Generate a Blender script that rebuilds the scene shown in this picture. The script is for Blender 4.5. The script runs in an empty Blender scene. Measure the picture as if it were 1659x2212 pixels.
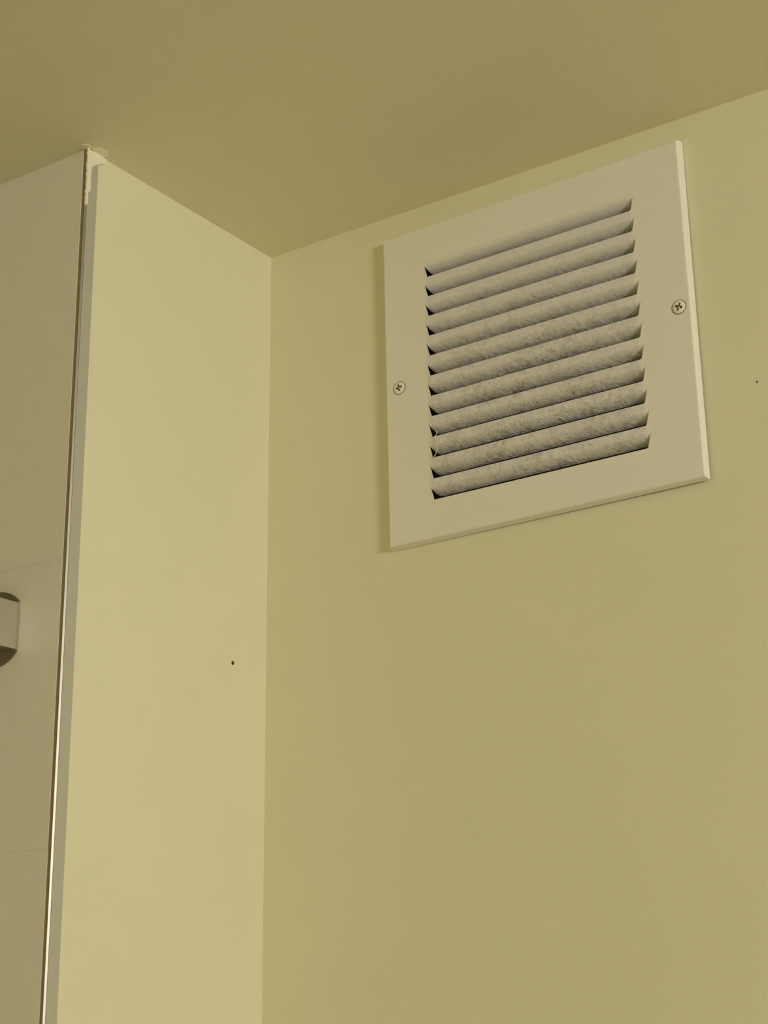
import bpy, bmesh, math, random
from mathutils import Matrix, Vector, noise

# ------------------------------------------------------------------ camera
SC = bpy.context.scene
COL = SC.collection
H = 2.40                                   # ceiling height; room corner (concave) is x=0, y=0
F_PX, IMG_W, IMG_H = 3629.7, 1659, 2212
cam_data = bpy.data.cameras.new('camera')
cam_data.sensor_fit = 'VERTICAL'
cam_data.sensor_height = 24.0
cam_data.lens = 24.0 * F_PX / IMG_H
cam_data.clip_start = 0.01
cam = bpy.data.objects.new('camera', cam_data)
COL.objects.link(cam)
_r = Vector((0.8215, 0.5701, -0.0100)).normalized()
_f = Vector((-0.5391, 0.7823, 0.3121)).normalized()
_r = (_r - _f * _r.dot(_f)).normalized()
_u = _r.cross(_f)
m = Matrix.Identity(4)
for i in range(3):
    m[i][0], m[i][1], m[i][2] = _r[i], _u[i], -_f[i]
m.translation = Vector((0.7853, -0.9792, H - 0.633))
cam.matrix_world = m
SC.camera = cam

# ------------------------------------------------------------------ world, lights, exposure
w = bpy.data.worlds.new('world')
SC.world = w
w.use_nodes = True
w.node_tree.nodes['Background'].inputs[0].default_value = (0, 0, 0, 1)
w.node_tree.nodes['Background'].inputs[1].default_value = 0.0

LAMP_COL = (1.0, 0.968, 0.885)
LAMP_POS = (2.28, -1.02, H - 0.27)
ld = bpy.data.lights.new('vanity_lamp_light', 'AREA')
ld.shape = 'RECTANGLE'
ld.size, ld.size_y = 0.26, 0.44
ld.energy = 18.9
ld.color = LAMP_COL
lo = bpy.data.objects.new('vanity_lamp_light', ld)
lo.location = LAMP_POS
lo.rotation_euler = Vector((1, 0.0, 0.05)).to_track_quat('Z', 'X').to_euler()
COL.objects.link(lo)

SC.view_settings.view_transform = 'Standard'
SC.view_settings.look = 'None'
SC.view_settings.exposure = 0.0
SC.view_settings.gamma = 1.0
SC.view_settings.use_curve_mapping = False
SC.cycles.max_bounces = 16
SC.cycles.diffuse_bounces = 10
SC.cycles.use_denoising = True

# ------------------------------------------------------------------ helpers
def newmat(name):
    mt = bpy.data.materials.new(name)
    mt.use_nodes = True
    nt = mt.node_tree
    b = nt.nodes['Principled BSDF']
    return mt, nt, b

def N(nt, kind, **kw):
    n = nt.nodes.new(kind)
    for k, v in kw.items():
        setattr(n, k, v)
    return n

def math_node(nt, op, a, b=None, clamp=False):
    n = N(nt, 'ShaderNodeMath', operation=op, use_clamp=clamp)
    for i, v in enumerate((a, b)):
        if v is None:
            continue
        if isinstance(v, (int, float)):
            n.inputs[i].default_value = v
        else:
            nt.links.new(v, n.inputs[i])
    return n.outputs[0]

def mix_col(nt, fac, a, b):
    n = N(nt, 'ShaderNodeMix', data_type='RGBA')
    for s, v in ((0, fac), (6, a), (7, b)):
        if isinstance(v, (int, float)):
            n.inputs[s].default_value = v
        elif isinstance(v, tuple):
            n.inputs[s].default_value = (*v, 1)
        else:
            nt.links.new(v, n.inputs[s])
    return n.outputs[2]

def noise_tex(nt, vec, scale, detail=3, rough=0.5):
    n = N(nt, 'ShaderNodeTexNoise')
    n.inputs['Scale'].default_value = scale
    n.inputs['Detail'].default_value = detail
    n.inputs['Roughness'].default_value = rough
    nt.links.new(vec, n.inputs['Vector'])
    return n.outputs['Fac']

def ramp(nt, fac, stops):
    n = N(nt, 'ShaderNodeValToRGB')
    e = n.color_ramp.elements
    while len(e) < len(stops):
        e.new(0.5)
    for el, (p, c) in zip(e, stops):
        el.position = p
        el.color = (c, c, c, 1) if isinstance(c, (int, float)) else (*c, 1)
    nt.links.new(fac, n.inputs[0])
    return n.outputs[0]

def bump(nt, b, height, dist, strength=1.0):
    n = N(nt, 'ShaderNodeBump')
    n.inputs['Distance'].default_value = dist
    n.inputs['Strength'].default_value = strength
    nt.links.new(height, n.inputs['Height'])
    nt.links.new(n.outputs[0], b.inputs['Normal'])

def paint(name, col, rough=0.6, var=0.04, bump_d=0.0004):
    """Roller-painted plaster: faint mottling and a fine stipple."""
    mt, nt, b = newmat(name)
    pos = N(nt, 'ShaderNodeNewGeometry').outputs['Position']
    big = noise_tex(nt, pos, 9.0, 4, 0.6)
    c = mix_col(nt, big, tuple(x * (1 - var) for x in col), tuple(min(1, x * (1 + var)) for x in col))
    nt.links.new(c, b.inputs['Base Color'])
    b.inputs['Roughness'].default_value = rough
    b.inputs['Specular IOR Level'].default_value = 0.3
    bump(nt, b, noise_tex(nt, pos, 260.0, 3, 0.6), bump_d, 0.5)
    return mt

def plain(name, col, rough=0.5, metal=0.0, spec=0.5):
    mt, nt, b = newmat(name)
    pos = N(nt, 'ShaderNodeNewGeometry').outputs['Position']
    n = noise_tex(nt, pos, 60.0, 3, 0.6)
    c = mix_col(nt, n, tuple(x * 0.95 for x in col), tuple(min(1, x * 1.05) for x in col))
    nt.links.new(c, b.inputs['Base Color'])
    b.inputs['Roughness'].default_value = rough
    b.inputs['Metallic'].default_value = metal
    b.inputs['Specular IOR Level'].default_value = spec
    return mt

def link_mesh(name, bm, mt, parent=None, smooth=False):
    bmesh.ops.recalc_face_normals(bm, faces=bm.faces)
    me = bpy.data.meshes.new(name)
    bm.to_mesh(me)
    bm.free()
    if smooth:
        for p in me.polygons:
            p.use_smooth = True
    me.materials.append(mt)
    o = bpy.data.objects.new(name, me)
    COL.objects.link(o)
    if parent:
        o.parent = parent
    return o

def box(bm, x0, x1, y0, y1, z0, z1, bevel=0.0, segs=1):
    g = bmesh.ops.create_cube(bm, size=1.0)
    vs = g['verts']
    for v in vs:
        v.co = Vector((x0 if v.co.x < 0 else x1, y0 if v.co.y < 0 else y1, z0 if v.co.z < 0 else z1))
    if bevel:
        es = list({e for v in vs for e in v.link_edges})
        bmesh.ops.bevel(bm, geom=es, offset=bevel, segments=segs, affect='EDGES', profile=0.5)

def struct(name, bm, mt, label=None, parent=None, smooth=False):
    o = link_mesh(name, bm, mt, parent, smooth)
    o['kind'] = 'structure'
    if label:
        o['label'] = label
    return o

def tag(o, label, cat, group=None):
    o['label'] = label
    o['category'] = cat
    if group:
        o['group'] = group
    return o

def prism(bm, pts, axis_a, axis_b, axis_n, n0, n1):
    """Extrude a 2-D outline (a, b) along the normal axis from n0 to n1."""
    def P(a, b, n):
        v = [0, 0, 0]
        v[axis_a], v[axis_b], v[axis_n] = a, b, n
        return v
    A = [bm.verts.new(P(a, b, n0)) for a, b in pts]
    B = [bm.verts.new(P(a, b, n1)) for a, b in pts]
    bm.faces.new(A)
    bm.faces.new(B)
    k = len(pts)
    for i in range(k):
        bm.faces.new((A[i], A[(i + 1) % k], B[(i + 1) % k], B[i]))

# ------------------------------------------------------------------ materials
M_WALL = paint('pale_yellow_paint', (0.80, 0.77, 0.575))
M_CEIL = paint('ceiling_paint', (0.785, 0.75, 0.57))
M_FLOOR = plain('floor_vinyl', (0.42, 0.36, 0.27), 0.5)
M_GROUT = plain('grout', (0.78, 0.745, 0.655), 0.8)
M_GAP = plain('dark_joint', (0.34, 0.28, 0.14), 0.8)
M_TILE = plain('glazed_tile', (0.785, 0.755, 0.66), 0.28)
M_TRIM = plain('satin_aluminium', (0.54, 0.535, 0.475), 0.55, 0.35)
M_LIP = plain('polished_lip', (0.34, 0.325, 0.29), 0.42, 1.0)
M_FILL = paint('filler_paint', (0.88, 0.84, 0.70), 0.6, 0.05)
M_CHROME = plain('chrome', (0.74, 0.70, 0.68), 0.30, 1.0)
M_PLATE_EDGE = plain('darker_chrome', (0.50, 0.46, 0.40), 0.4, 0.7)
M_PLATE_REFL = plain('plate_dark_reflection', (0.17, 0.145, 0.085), 0.4, 0.5)  # chrome plate; the dark reflection on its front is put into the colour
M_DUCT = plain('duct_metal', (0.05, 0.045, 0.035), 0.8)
M_SPECK = plain('dark_speck', (0.06, 0.05, 0.02), 0.7)
M_SCREW = plain('painted_screw', (0.88, 0.86, 0.79), 0.25, 0.0)
M_RECESS = plain('recess_dark', (0.10, 0.085, 0.03), 0.8)  # darker colour for the faces of the cross recess
M_FIBRE = plain('lint_fibre', (0.74, 0.70, 0.56), 0.8)

# ------------------------------------------------------------------ setting
D = 0.2144                                   # depth of the boxed-out return
VX, VZ, PHI = 0.2439, H - 0.1469, 0.01229    # air vent centre and tilt
XR, YF, XL = 2.40, -2.30, -0.95

bm = bmesh.new()
box(bm, XL - 0.1, XR + 0.1, YF - 0.1, 0.12, H, H + 0.1)
struct('ceiling', bm, M_CEIL, 'plain matt pale yellow ceiling')
bm = bmesh.new()
box(bm, XL - 0.1, XR + 0.1, YF - 0.1, 0.12, -0.1, 0.0)
struct('floor', bm, M_FLOOR, 'plain beige floor')

# back wall with a square hole for the vent duct
bm = bmesh.new()
hh = 0.1
box(bm, 0.0, VX - hh, 0.0, 0.12, 0.0, H)
box(bm, VX + hh, XR, 0.0, 0.12, 0.0, H)
box(bm, VX - hh, VX + hh, 0.0, 0.12, 0.0, VZ - hh)
box(bm, VX - hh, VX + hh, 0.0, 0.12, VZ + hh, H)
struct('wall_back', bm, M_WALL, 'pale yellow wall that carries the white air vent')

bm = bmesh.new()
box(bm, -0.10, 0.0, -D + 0.011, 0.12, 0.0, H)
struct('wall_return', bm, M_WALL, 'narrow pale yellow return wall between tiled wall and vent wall')

bm = bmesh.new()
box(bm, XL, -0.10, -D + 0.0105, -D + 0.10, 0.0, H)
wl = struct('wall_left', bm, M_GROUT, 'off-white tiled wall at the left')
bm = bmesh.new()
box(bm, XL - 0.1, XL, YF, -D + 0.10, 0.0, H)
struct('wall_side', bm, M_TILE, 'far side wall of the tiled recess')
bm = bmesh.new()
box(bm, XR, XR + 0.1, YF, 0.12, 0.0, H)
struct('wall_right', bm, M_WALL, 'pale yellow wall at the right')
bm = bmesh.new()
box(bm, XL - 0.1, XR + 0.1, YF - 0.1, YF, 0.0, H)
struct('wall_front', bm, M_WALL, 'pale yellow wall behind the viewer')

# tiles, one object each, courses 192.5 mm high starting under a cut top course
courses = [(H - 0.1166, H - 0.0005)]
z = H - 0.1166
while z > 0.02:
    courses.append((max(0.0, z - 0.1925), z))
    z -= 0.1925
cols = [(-0.0032, -0.198), (-0.198, -0.391), (-0.391, -0.584), (-0.584, -0.777), (-0.777, XL)]
J = 0.0003
rnd = random.Random(4)
for (zb, zt) in courses[:7]:
    for (xa, xb) in cols:
        bm = bmesh.new()
        dy = rnd.uniform(-0.0002, 0.0002)
        box(bm, xb + J, xa - (J if xa < -0.01 else 0.0), -D + dy, -D + 0.0095, zb + J, zt - J, 0.00025, 1)
        link_mesh('tile', bm, M_TILE, wl)
bm = bmesh.new()
box(bm, XL, -0.0032, -D, -D + 0.0095, 0.0, courses[6][0] - 0.0005)
o = link_mesh('tile_field', bm, M_TILE, wl)
# grout bed behind the tiles on the return block's end
bm = bmesh.new()
box(bm, -0.10, -0.0032, -D + 0.00028, -D + 0.0109, 0.0, H)
link_mesh('grout_bed', bm, M_GROUT, wl)

# ------------------------------------------------------------------ corner trim
bm = bmesh.new()
box(bm, 0.0, 0.0013, -D + 0.0007, -D + 0.0112, 0.0, H - 0.004, 0.0003, 1)
trim = struct('trim_1', bm, M_TRIM, 'slim grey metal tile trim on the outside corner')
bm = bmesh.new()
prism(bm, [(0.0007, -D - 0.0006), (0.0015, -D + 0.00065), (0.0012, -D + 0.0016), (0.0003, -D + 0.0009)], 0, 1, 2, 0.0, H - 0.006)
lip = link_mesh('lip', bm, M_LIP, trim)
lip['label'] = 'bright bevelled metal lip along the corner'
bm = bmesh.new()
box(bm, -0.0034, 0.0006, -D + 0.0004, -D + 0.0108, 0.0, H)
gj = link_mesh('joint_gap', bm, M_GAP, trim)
gj['label'] = 'dark open joint between tiles and trim'

def ragged(outline, seed, amp):
    rr = random.Random(seed)
    pts = []
    k = len(outline)
    for i in range(k):
        a, b = Vector(outline[i]), Vector(outline[(i + 1) % k])
        n = max(2, int((b - a).length / 0.0018))
        for j in range(n):
            p = a.lerp(b, j / n)
            pts.append((p.x + rr.uniform(-amp, amp), p.y + rr.uniform(-amp, amp)))
    return pts

# filler dragged over the top of the trim, and two blobs of it on the ceiling
bm = bmesh.new()
prism(bm, ragged([(-D - 0.0008, H - 0.0003), (-D + 0.019, H - 0.0003), (-D + 0.016, H - 0.006), (-D + 0.0078, H - 0.010),
                  (-D + 0.0042, H - 0.013), (-D + 0.0032, H - 0.022), (-D + 0.0036, H - 0.033), (-D + 0.0018, H - 0.036),
                  (-D + 0.0014, H - 0.044), (-D - 0.0006, H - 0.047)], 3, 0.0005), 1, 2, 0, 0.0008, 0.0020)
fs = link_mesh('filler_smear', bm, M_FILL, trim)
fs['label'] = 'cream filler dragged over the top of the trim'
bm = bmesh.new()
prism(bm, ragged([(-0.003, -D - 0.0045), (0.002, -D - 0.006), (0.0050, -D - 0.004), (0.004, -D + 0.000),
                  (0.0005, -D + 0.002), (-0.001, -D - 0.001)], 8, 0.0007), 0, 1, 2, H - 0.0004, H + 0.0005)
prism(bm, ragged([(0.004, -D + 0.002), (0.0075, -D + 0.003), (0.0095, -D + 0.010), (0.0080, -D + 0.015),
                  (0.003, -D + 0.016), (0.0008, -D + 0.009)], 9, 0.0008), 0, 1, 2, H - 0.0005, H + 0.0005)
link_mesh('filler_smear', bm, M_FILL, trim)

# ------------------------------------------------------------------ air vent
vent = bpy.data.objects.new('air_vent', None)
vent.location = (VX, 0, VZ)
vent.rotation_euler = (0, -PHI, 0)
COL.objects.link(vent)
tag(vent, 'square white louvred air vent, dusty, screwed to the pale yellow wall', 'vent')

def vent_material():
    mt, nt, b = newmat('vent_enamel')
    tc = N(nt, 'ShaderNodeTexCoord', object=vent)
    P = tc.outputs['Object']
    s = N(nt, 'ShaderNodeSeparateXYZ')
    nt.links.new(P, s.inputs[0])
    ax = math_node(nt, 'ABSOLUTE', s.outputs[0])
    az = math_node(nt, 'ABSOLUTE', s.outputs[2])
    def edge(v, lim, soft):                     # 1 inside lim, fading to 0
        return math_node(nt, 'MULTIPLY', math_node(nt, 'SUBTRACT', lim, v), 1.0 / soft, True)
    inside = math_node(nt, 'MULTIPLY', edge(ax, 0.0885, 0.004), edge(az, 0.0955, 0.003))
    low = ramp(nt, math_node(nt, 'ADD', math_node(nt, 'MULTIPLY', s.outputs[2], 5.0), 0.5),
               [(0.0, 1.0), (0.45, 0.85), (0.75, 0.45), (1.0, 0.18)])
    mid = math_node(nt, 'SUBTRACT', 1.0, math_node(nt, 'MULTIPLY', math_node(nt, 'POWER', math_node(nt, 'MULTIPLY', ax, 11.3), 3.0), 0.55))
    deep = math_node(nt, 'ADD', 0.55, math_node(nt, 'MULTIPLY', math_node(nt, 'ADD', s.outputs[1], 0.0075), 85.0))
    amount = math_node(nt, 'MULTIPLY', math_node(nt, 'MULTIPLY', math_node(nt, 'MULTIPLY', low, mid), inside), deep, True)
    mp = N(nt, 'ShaderNodeMapping')
    mp.inputs['Scale'].default_value = (1.0, 1.0, 1.15)
    nt.links.new(P, mp.inputs['Vector'])
    v = mp.outputs[0]
    n1 = noise_tex(nt, v, 120.0, 5, 0.65)
    n2 = noise_tex(nt, v, 340.0, 4, 0.68)
    n3 = noise_tex(nt, v, 45.0, 3, 0.5)
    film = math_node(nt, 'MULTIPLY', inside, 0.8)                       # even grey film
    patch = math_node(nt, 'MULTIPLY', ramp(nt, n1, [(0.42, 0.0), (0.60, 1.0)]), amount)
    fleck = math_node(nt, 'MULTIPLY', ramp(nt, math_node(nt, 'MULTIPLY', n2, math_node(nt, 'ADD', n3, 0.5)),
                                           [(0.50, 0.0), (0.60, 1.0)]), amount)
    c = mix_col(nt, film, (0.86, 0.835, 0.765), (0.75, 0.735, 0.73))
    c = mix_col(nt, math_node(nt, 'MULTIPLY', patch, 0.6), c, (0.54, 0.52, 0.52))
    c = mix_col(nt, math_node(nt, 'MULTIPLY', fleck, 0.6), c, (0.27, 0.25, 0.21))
    n4 = noise_tex(nt, v, 210.0, 3, 0.6)
    pale = math_node(nt, 'MULTIPLY', ramp(nt, n4, [(0.52, 0.0), (0.62, 1.0)]), math_node(nt, 'MULTIPLY', low, inside))
    c = mix_col(nt, math_node(nt, 'MULTIPLY', pale, 0.55), c, (0.84, 0.815, 0.80))
    nt.links.new(c, b.inputs['Base Color'])
    r = math_node(nt, 'ADD', 0.42, math_node(nt, 'MULTIPLY', inside, 0.45))
    nt.links.new(r, b.inputs['Roughness'])
    hgt = math_node(nt, 'MULTIPLY', math_node(nt, 'ADD', n1, math_node(nt, 'MULTIPLY', n2, 0.6)), amount)
    bump(nt, b, hgt, 0.0022, 1.0)
    return mt
M_VENT = vent_material()

T = 0.0075                                  # how far the face plate stands off the wall
PITCH, Z_TOP, SLOT_H = 0.01626, 0.0930, 0.0108
XTL, XTR, XBL, XBR = -0.0882, 0.0890, -0.0856, 0.0868

def slot_outline(k, shrink=0.0):
    zt = Z_TOP - PITCH * k
    zb = zt - SLOT_H
    pts = [(XTL + shrink, zt), (XTR - shrink, zt)]
    r = 0.0018
    for i in range(6):
        a = i / 5 * math.pi / 2
        pts.append((XBR - shrink - r + r * math.cos(a), zb + r - r * math.sin(a)))
    r = 0.0009
    for i in range(4):
        a = i / 3 * math.pi / 2
        pts.append((XBL + shrink + r - r * math.sin(a), zb + r - r * math.cos(a)))
    return pts

# face plate: flat sheet with twelve cut slots, chamfered skirt back to the wall
cu = bpy.data.curves.new('plate_outline', 'CURVE')
cu.dimensions = '2D'
cu.fill_mode = 'BOTH'
cu.extrude = 0.0
def add_spline(pts):
    sp = cu.splines.new('POLY')
    sp.points.add(len(pts) - 1)
    for p, (a, b_) in zip(sp.points, pts):
        p.co = (a, b_, 0, 1)
    sp.use_cyclic_u = True
HW = 0.1250
FR = 0.1238
add_spline([(-FR, -FR), (FR, -FR), (FR, FR), (-FR, FR)])
for k in range(12):
    add_spline(slot_outline(k))
tmp = bpy.data.objects.new('plate_outline', cu)
COL.objects.link(tmp)
dg = bpy.context.evaluated_depsgraph_get()
dg.update()
flat = bpy.data.meshes.new_from_object(tmp.evaluated_get(dg))
bm = bmesh.new()
bm.from_mesh(flat)
bpy.data.objects.remove(tmp)
bmesh.ops.remove_doubles(bm, verts=bm.verts, dist=1e-6)
for v in bm.verts:
    v.co = Vector((v.co.x, -T, v.co.y))
# sheet thickness: inner walls of every slot
edges = [e for e in bm.edges if len(e.link_faces) == 1]
inner = [e for e in edges if max(abs(e.verts[0].co.x), abs(e.verts[0].co.z)) < 0.11]
outer = [e for e in edges if e not in set(inner)]
g = bmesh.ops.extrude_edge_only(bm, edges=inner)
for v in [x for x in g['geom'] if isinstance(x, bmesh.types.BMVert)]:
    v.co.y += 0.0009
# rounded shoulder and skirt
prev = outer
for (r_, y_) in ((0.12455, -T + 0.00015), (0.1251, -T + 0.0006), (0.12545, -T + 0.0014), (0.1264, -0.0003)):
    g = bmesh.ops.extrude_edge_only(bm, edges=prev)
    for v in [x for x in g['geom'] if isinstance(x, bmesh.types.BMVert)]:
        v.co.x = math.copysign(r_, v.co.x)
        v.co.z = math.copysign(r_, v.co.z)
        v.co.y = y_
        if y_ > -0.001 and v.co.x > 0 and v.co.z < 0:
            v.co.y = -0.0026                # lower right corner stands off the wall
    prev = [x for x in g['geom'] if isinstance(x, bmesh.types.BMEdge)]
frame = link_mesh('frame', bm, M_VENT, vent)
frame['label'] = 'flat white face plate with chamfered rim'

# louvre slats: tongues cut from the sheet, bent smoothly inwards from the top of each slot
L_S, TH = 0.0110, math.radians(84)
def bend(s):                                # slope of the tongue: a tight bend, then a slow curl inwards
    return math.radians(40) * min(1.0, s / 0.12) + math.radians(35) * max(0.0, (s - 0.12) / 0.88)
PROFILE = [(0.0, 0.0)]
for j in range(1, 13):
    y_, z_ = PROFILE[-1]
    for q in range(10):
        a = bend((j - 1 + (q + 0.5) / 10) / 12)
        y_ += L_S / 120 * math.sin(a)
        z_ -= L_S / 120 * math.cos(a)
    PROFILE.append((y_, z_))
def slat_mesh():
    bm = bmesh.new()
    NU, NV = 44, 12
    rows = []
    for j in range(NV + 1):
        s = j / NV
        y, zz = PROFILE[j]
        xa = XTL + (XBL - XTL) * s + 0.0002 + 0.0009 * s
        xb = XTR + (XBR - XTR) * s - 0.0002 - 0.0005 * s
        if s > 0.84:
            q = (s - 0.84) / 0.16
            xa += 0.0016 * (1 - math.sqrt(max(0, 1 - q * q)))
            xb -= 0.0016 * (1 - math.sqrt(max(0, 1 - q * q)))
        row = []
        for i in range(NU + 1):
            x = xa + (xb - xa) * i / NU
            row.append(bm.verts.new((x, y, zz)))
        rows.append(row)
    for j in range(NV):
        for i in range(NU):
            bm.faces.new((rows[j][i], rows[j][i + 1], rows[j + 1][i + 1], rows[j + 1][i]))
    bmesh.ops.recalc_face_normals(bm, faces=bm.faces)
    # face the normals to the room and give the sheet its back
    if sum(f.normal.y for f in bm.faces) > 0:
        bmesh.ops.reverse_faces(bm, faces=bm.faces)
    back = bmesh.ops.duplicate(bm, geom=list(bm.faces))
    bv = [g_ for g_ in back['geom'] if isinstance(g_, bmesh.types.BMVert)]
    bf = [g_ for g_ in back['geom'] if isinstance(g_, bmesh.types.BMFace)]
    bmesh.ops.reverse_faces(bm, faces=bf)
    bm.normal_update()
    off = {v: v.normal.copy() for v in bv}
    for v in bv:
        v.co += off[v] * 0.0007
    me = bpy.data.meshes.new('slat')
    bm.to_mesh(me)
    bm.free()
    for p in me.polygons:
        p.use_smooth = True
    me.materials.append(M_VENT)
    return me
SM = slat_mesh()
rnd = random.Random(11)
for k in range(12):
    o = bpy.data.objects.new('slat', SM)
    COL.objects.link(o)
    o.parent = vent
    o.location = (0, -T, Z_TOP - PITCH * k)
    o.rotation_euler = (rnd.uniform(-0.012, 0.012), 0, 0)

# dark duct behind the slats
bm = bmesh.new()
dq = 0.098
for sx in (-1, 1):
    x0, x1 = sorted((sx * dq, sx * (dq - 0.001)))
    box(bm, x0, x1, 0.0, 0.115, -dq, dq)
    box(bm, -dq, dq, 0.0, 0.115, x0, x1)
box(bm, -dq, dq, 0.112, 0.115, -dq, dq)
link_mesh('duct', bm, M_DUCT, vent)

# cross-head screws
def screw(x, zc, ang, seed):
    R_, ns, nr = 0.00475, 72, 22
    bm = bmesh.new()
    def h(r):
        return 0.0012 * math.sqrt(max(0.0, 1 - (r / (R_ * 1.02)) ** 2)) + 0.0002
    grid = []
    for i in range(nr + 1):
        r = R_ * i / nr
        ring = []
        for j in range(ns if i else 1):
            a = 2 * math.pi * j / ns
            px, pz = r * math.cos(a), r * math.sin(a)
            qx = px * math.cos(ang) + pz * math.sin(ang)
            qz = -px * math.sin(ang) + pz * math.cos(ang)
            y = h(r)
            if (abs(qx) < 0.00085 and abs(qz) < 0.0028) or (abs(qz) < 0.00085 and abs(qx) < 0.0028):
                y -= 0.0016 * (1 - 0.55 * r / 0.0028)
            ring.append(bm.verts.new((px, -y, pz)))
        grid.append(ring)
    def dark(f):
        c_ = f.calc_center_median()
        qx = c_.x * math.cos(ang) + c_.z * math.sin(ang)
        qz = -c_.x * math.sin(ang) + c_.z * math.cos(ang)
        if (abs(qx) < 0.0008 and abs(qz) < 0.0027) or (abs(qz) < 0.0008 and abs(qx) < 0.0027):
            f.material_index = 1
    for j in range(ns):
        dark(bm.faces.new((grid[0][0], grid[1][j], grid[1][(j + 1) % ns])))
    for i in range(1, nr):
        for j in range(ns):
            a, b_ = j, (j + 1) % ns
            dark(bm.faces.new((grid[i][a], grid[i][b_], grid[i + 1][b_], grid[i + 1][a])))
    # rim down into the plate
    rim = [bm.verts.new((v.co.x * 0.98, 0.0006, v.co.z * 0.98)) for v in grid[nr]]
    for j in range(ns):
        bm.faces.new((grid[nr][j], grid[nr][(j + 1) % ns], rim[(j + 1) % ns], rim[j]))
    o = link_mesh('screw', bm, M_SCREW, vent)
    o.data.materials.append(M_RECESS)
    o.location = (x, -T, zc)
    # flat ring with the shadow round the head painted in
    bm = bmesh.new()
    A = [bm.verts.new((0.00545 * math.cos(2 * math.pi * j / 40), -0.0001, 0.00545 * math.sin(2 * math.pi * j / 40))) for j in range(40)]
    B = [bm.verts.new((0.0044 * math.cos(2 * math.pi * j / 40), -0.0001, 0.0044 * math.sin(2 * math.pi * j / 40))) for j in range(40)]
    for j in range(40):
        bm.faces.new((A[j], A[(j + 1) % 40], B[(j + 1) % 40], B[j]))
    c = link_mesh('head_shadow_ring', bm, plain('head_shadow', (0.30, 0.27, 0.18), 0.8), o)
    return o
s1 = screw(-0.11295, -0.00194, math.radians(12), 1)
s2 = screw(0.11678, -0.00135, math.radians(-24), 2)

# a loose fibre of lint across the left ends of the lower slats
pts = [(-81.5, -43.5), (-80.6, -46.2), (-82.6, -48.7), (-81.6, -52.0), (-80.9, -56.2), (-81.3, -60.4), (-84.2, -64.6)]
fc = bpy.data.curves.new('lint_fibre', 'CURVE')
fc.dimensions = '3D'
fc.bevel_depth = 0.00028
fc.bevel_resolution = 1
sp = fc.splines.new('BEZIER')
sp.bezier_points.add(len(pts) - 1)
for i, (p, (a, b_)) in enumerate(zip(sp.bezier_points, pts)):
    p.co = (a / 1000, -T - 0.0006, b_ / 1000)
    p.handle_left_type = p.handle_right_type = 'AUTO'
tmp = bpy.data.objects.new('lint_fibre', fc)
COL.objects.link(tmp)
dg = bpy.context.evaluated_depsgraph_get()
dg.update()
me = bpy.data.meshes.new_from_object(tmp.evaluated_get(dg))
bpy.data.objects.remove(tmp)
me.materials.clear()
me.materials.append(M_FIBRE)
o = bpy.data.objects.new('lint_fibre', me)
COL.objects.link(o)
o.parent = vent

# ------------------------------------------------------------------ chrome bracket on the tiled wall
bx, bz, br = -0.0615, H - 0.3502, 0.0262
br_root = bpy.data.objects.new('wall_bracket', None)
br_root.location = (bx, -D, bz)
COL.objects.link(br_root)
tag(br_root, 'chrome wall bracket with round plate, dark reflection coloured in, on the tiled wall', 'bracket')
cut = 0.0196
amax = math.acos(cut / br)
arc = [(br * math.cos(amax + (2 * math.pi - 2 * amax) * i / 48), br * math.sin(amax + (2 * math.pi - 2 * amax) * i / 48)) for i in range(49)]
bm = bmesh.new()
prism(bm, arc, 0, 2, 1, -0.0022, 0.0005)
pl = link_mesh('back_plate', bm, M_PLATE_REFL, br_root)
pl['label'] = 'round chrome plate with one straight side, dark reflection coloured in'
bm = bmesh.new()
hz = br * math.sin(amax) - 0.0012
box(bm, -0.020, cut + 0.0004, -0.062, -0.0018, -hz, hz, 0.0004, 2)
link_mesh('arm', bm, M_CHROME, br_root)
bm = bmesh.new()
box(bm, cut - 0.004, cut + 0.0008, -0.0019, 0.0005, -hz - 0.0006, hz + 0.0006)  # straight edge of the plate as its own strip, in a darker chrome
link_mesh('plate_edge', bm, M_PLATE_EDGE, br_root)

# ------------------------------------------------------------------ specks on the walls
def speck(name, loc, ax, r, label):
    bm = bmesh.new()
    bmesh.ops.create_icosphere(bm, subdivisions=2, radius=r)
    for v in bm.verts:
        v.co *= 1 + 0.25 * noise.noise(v.co * 900)
        v.co[ax] *= 0.4
        v.co.z *= 1.25
    o = link_mesh(name, bm, M_SPECK, None, True)
    o.location = loc
    return tag(o, label, 'speck')
speck('wall_speck', (0.0004, -0.0399, H - 0.3491), 0, 0.00125, 'tiny dark speck alone on the narrow pale yellow return wall')
speck('wall_speck', (0.4084, -0.0002, H - 0.2108), 1, 0.0006, 'minute dark speck on the yellow wall right of the vent')
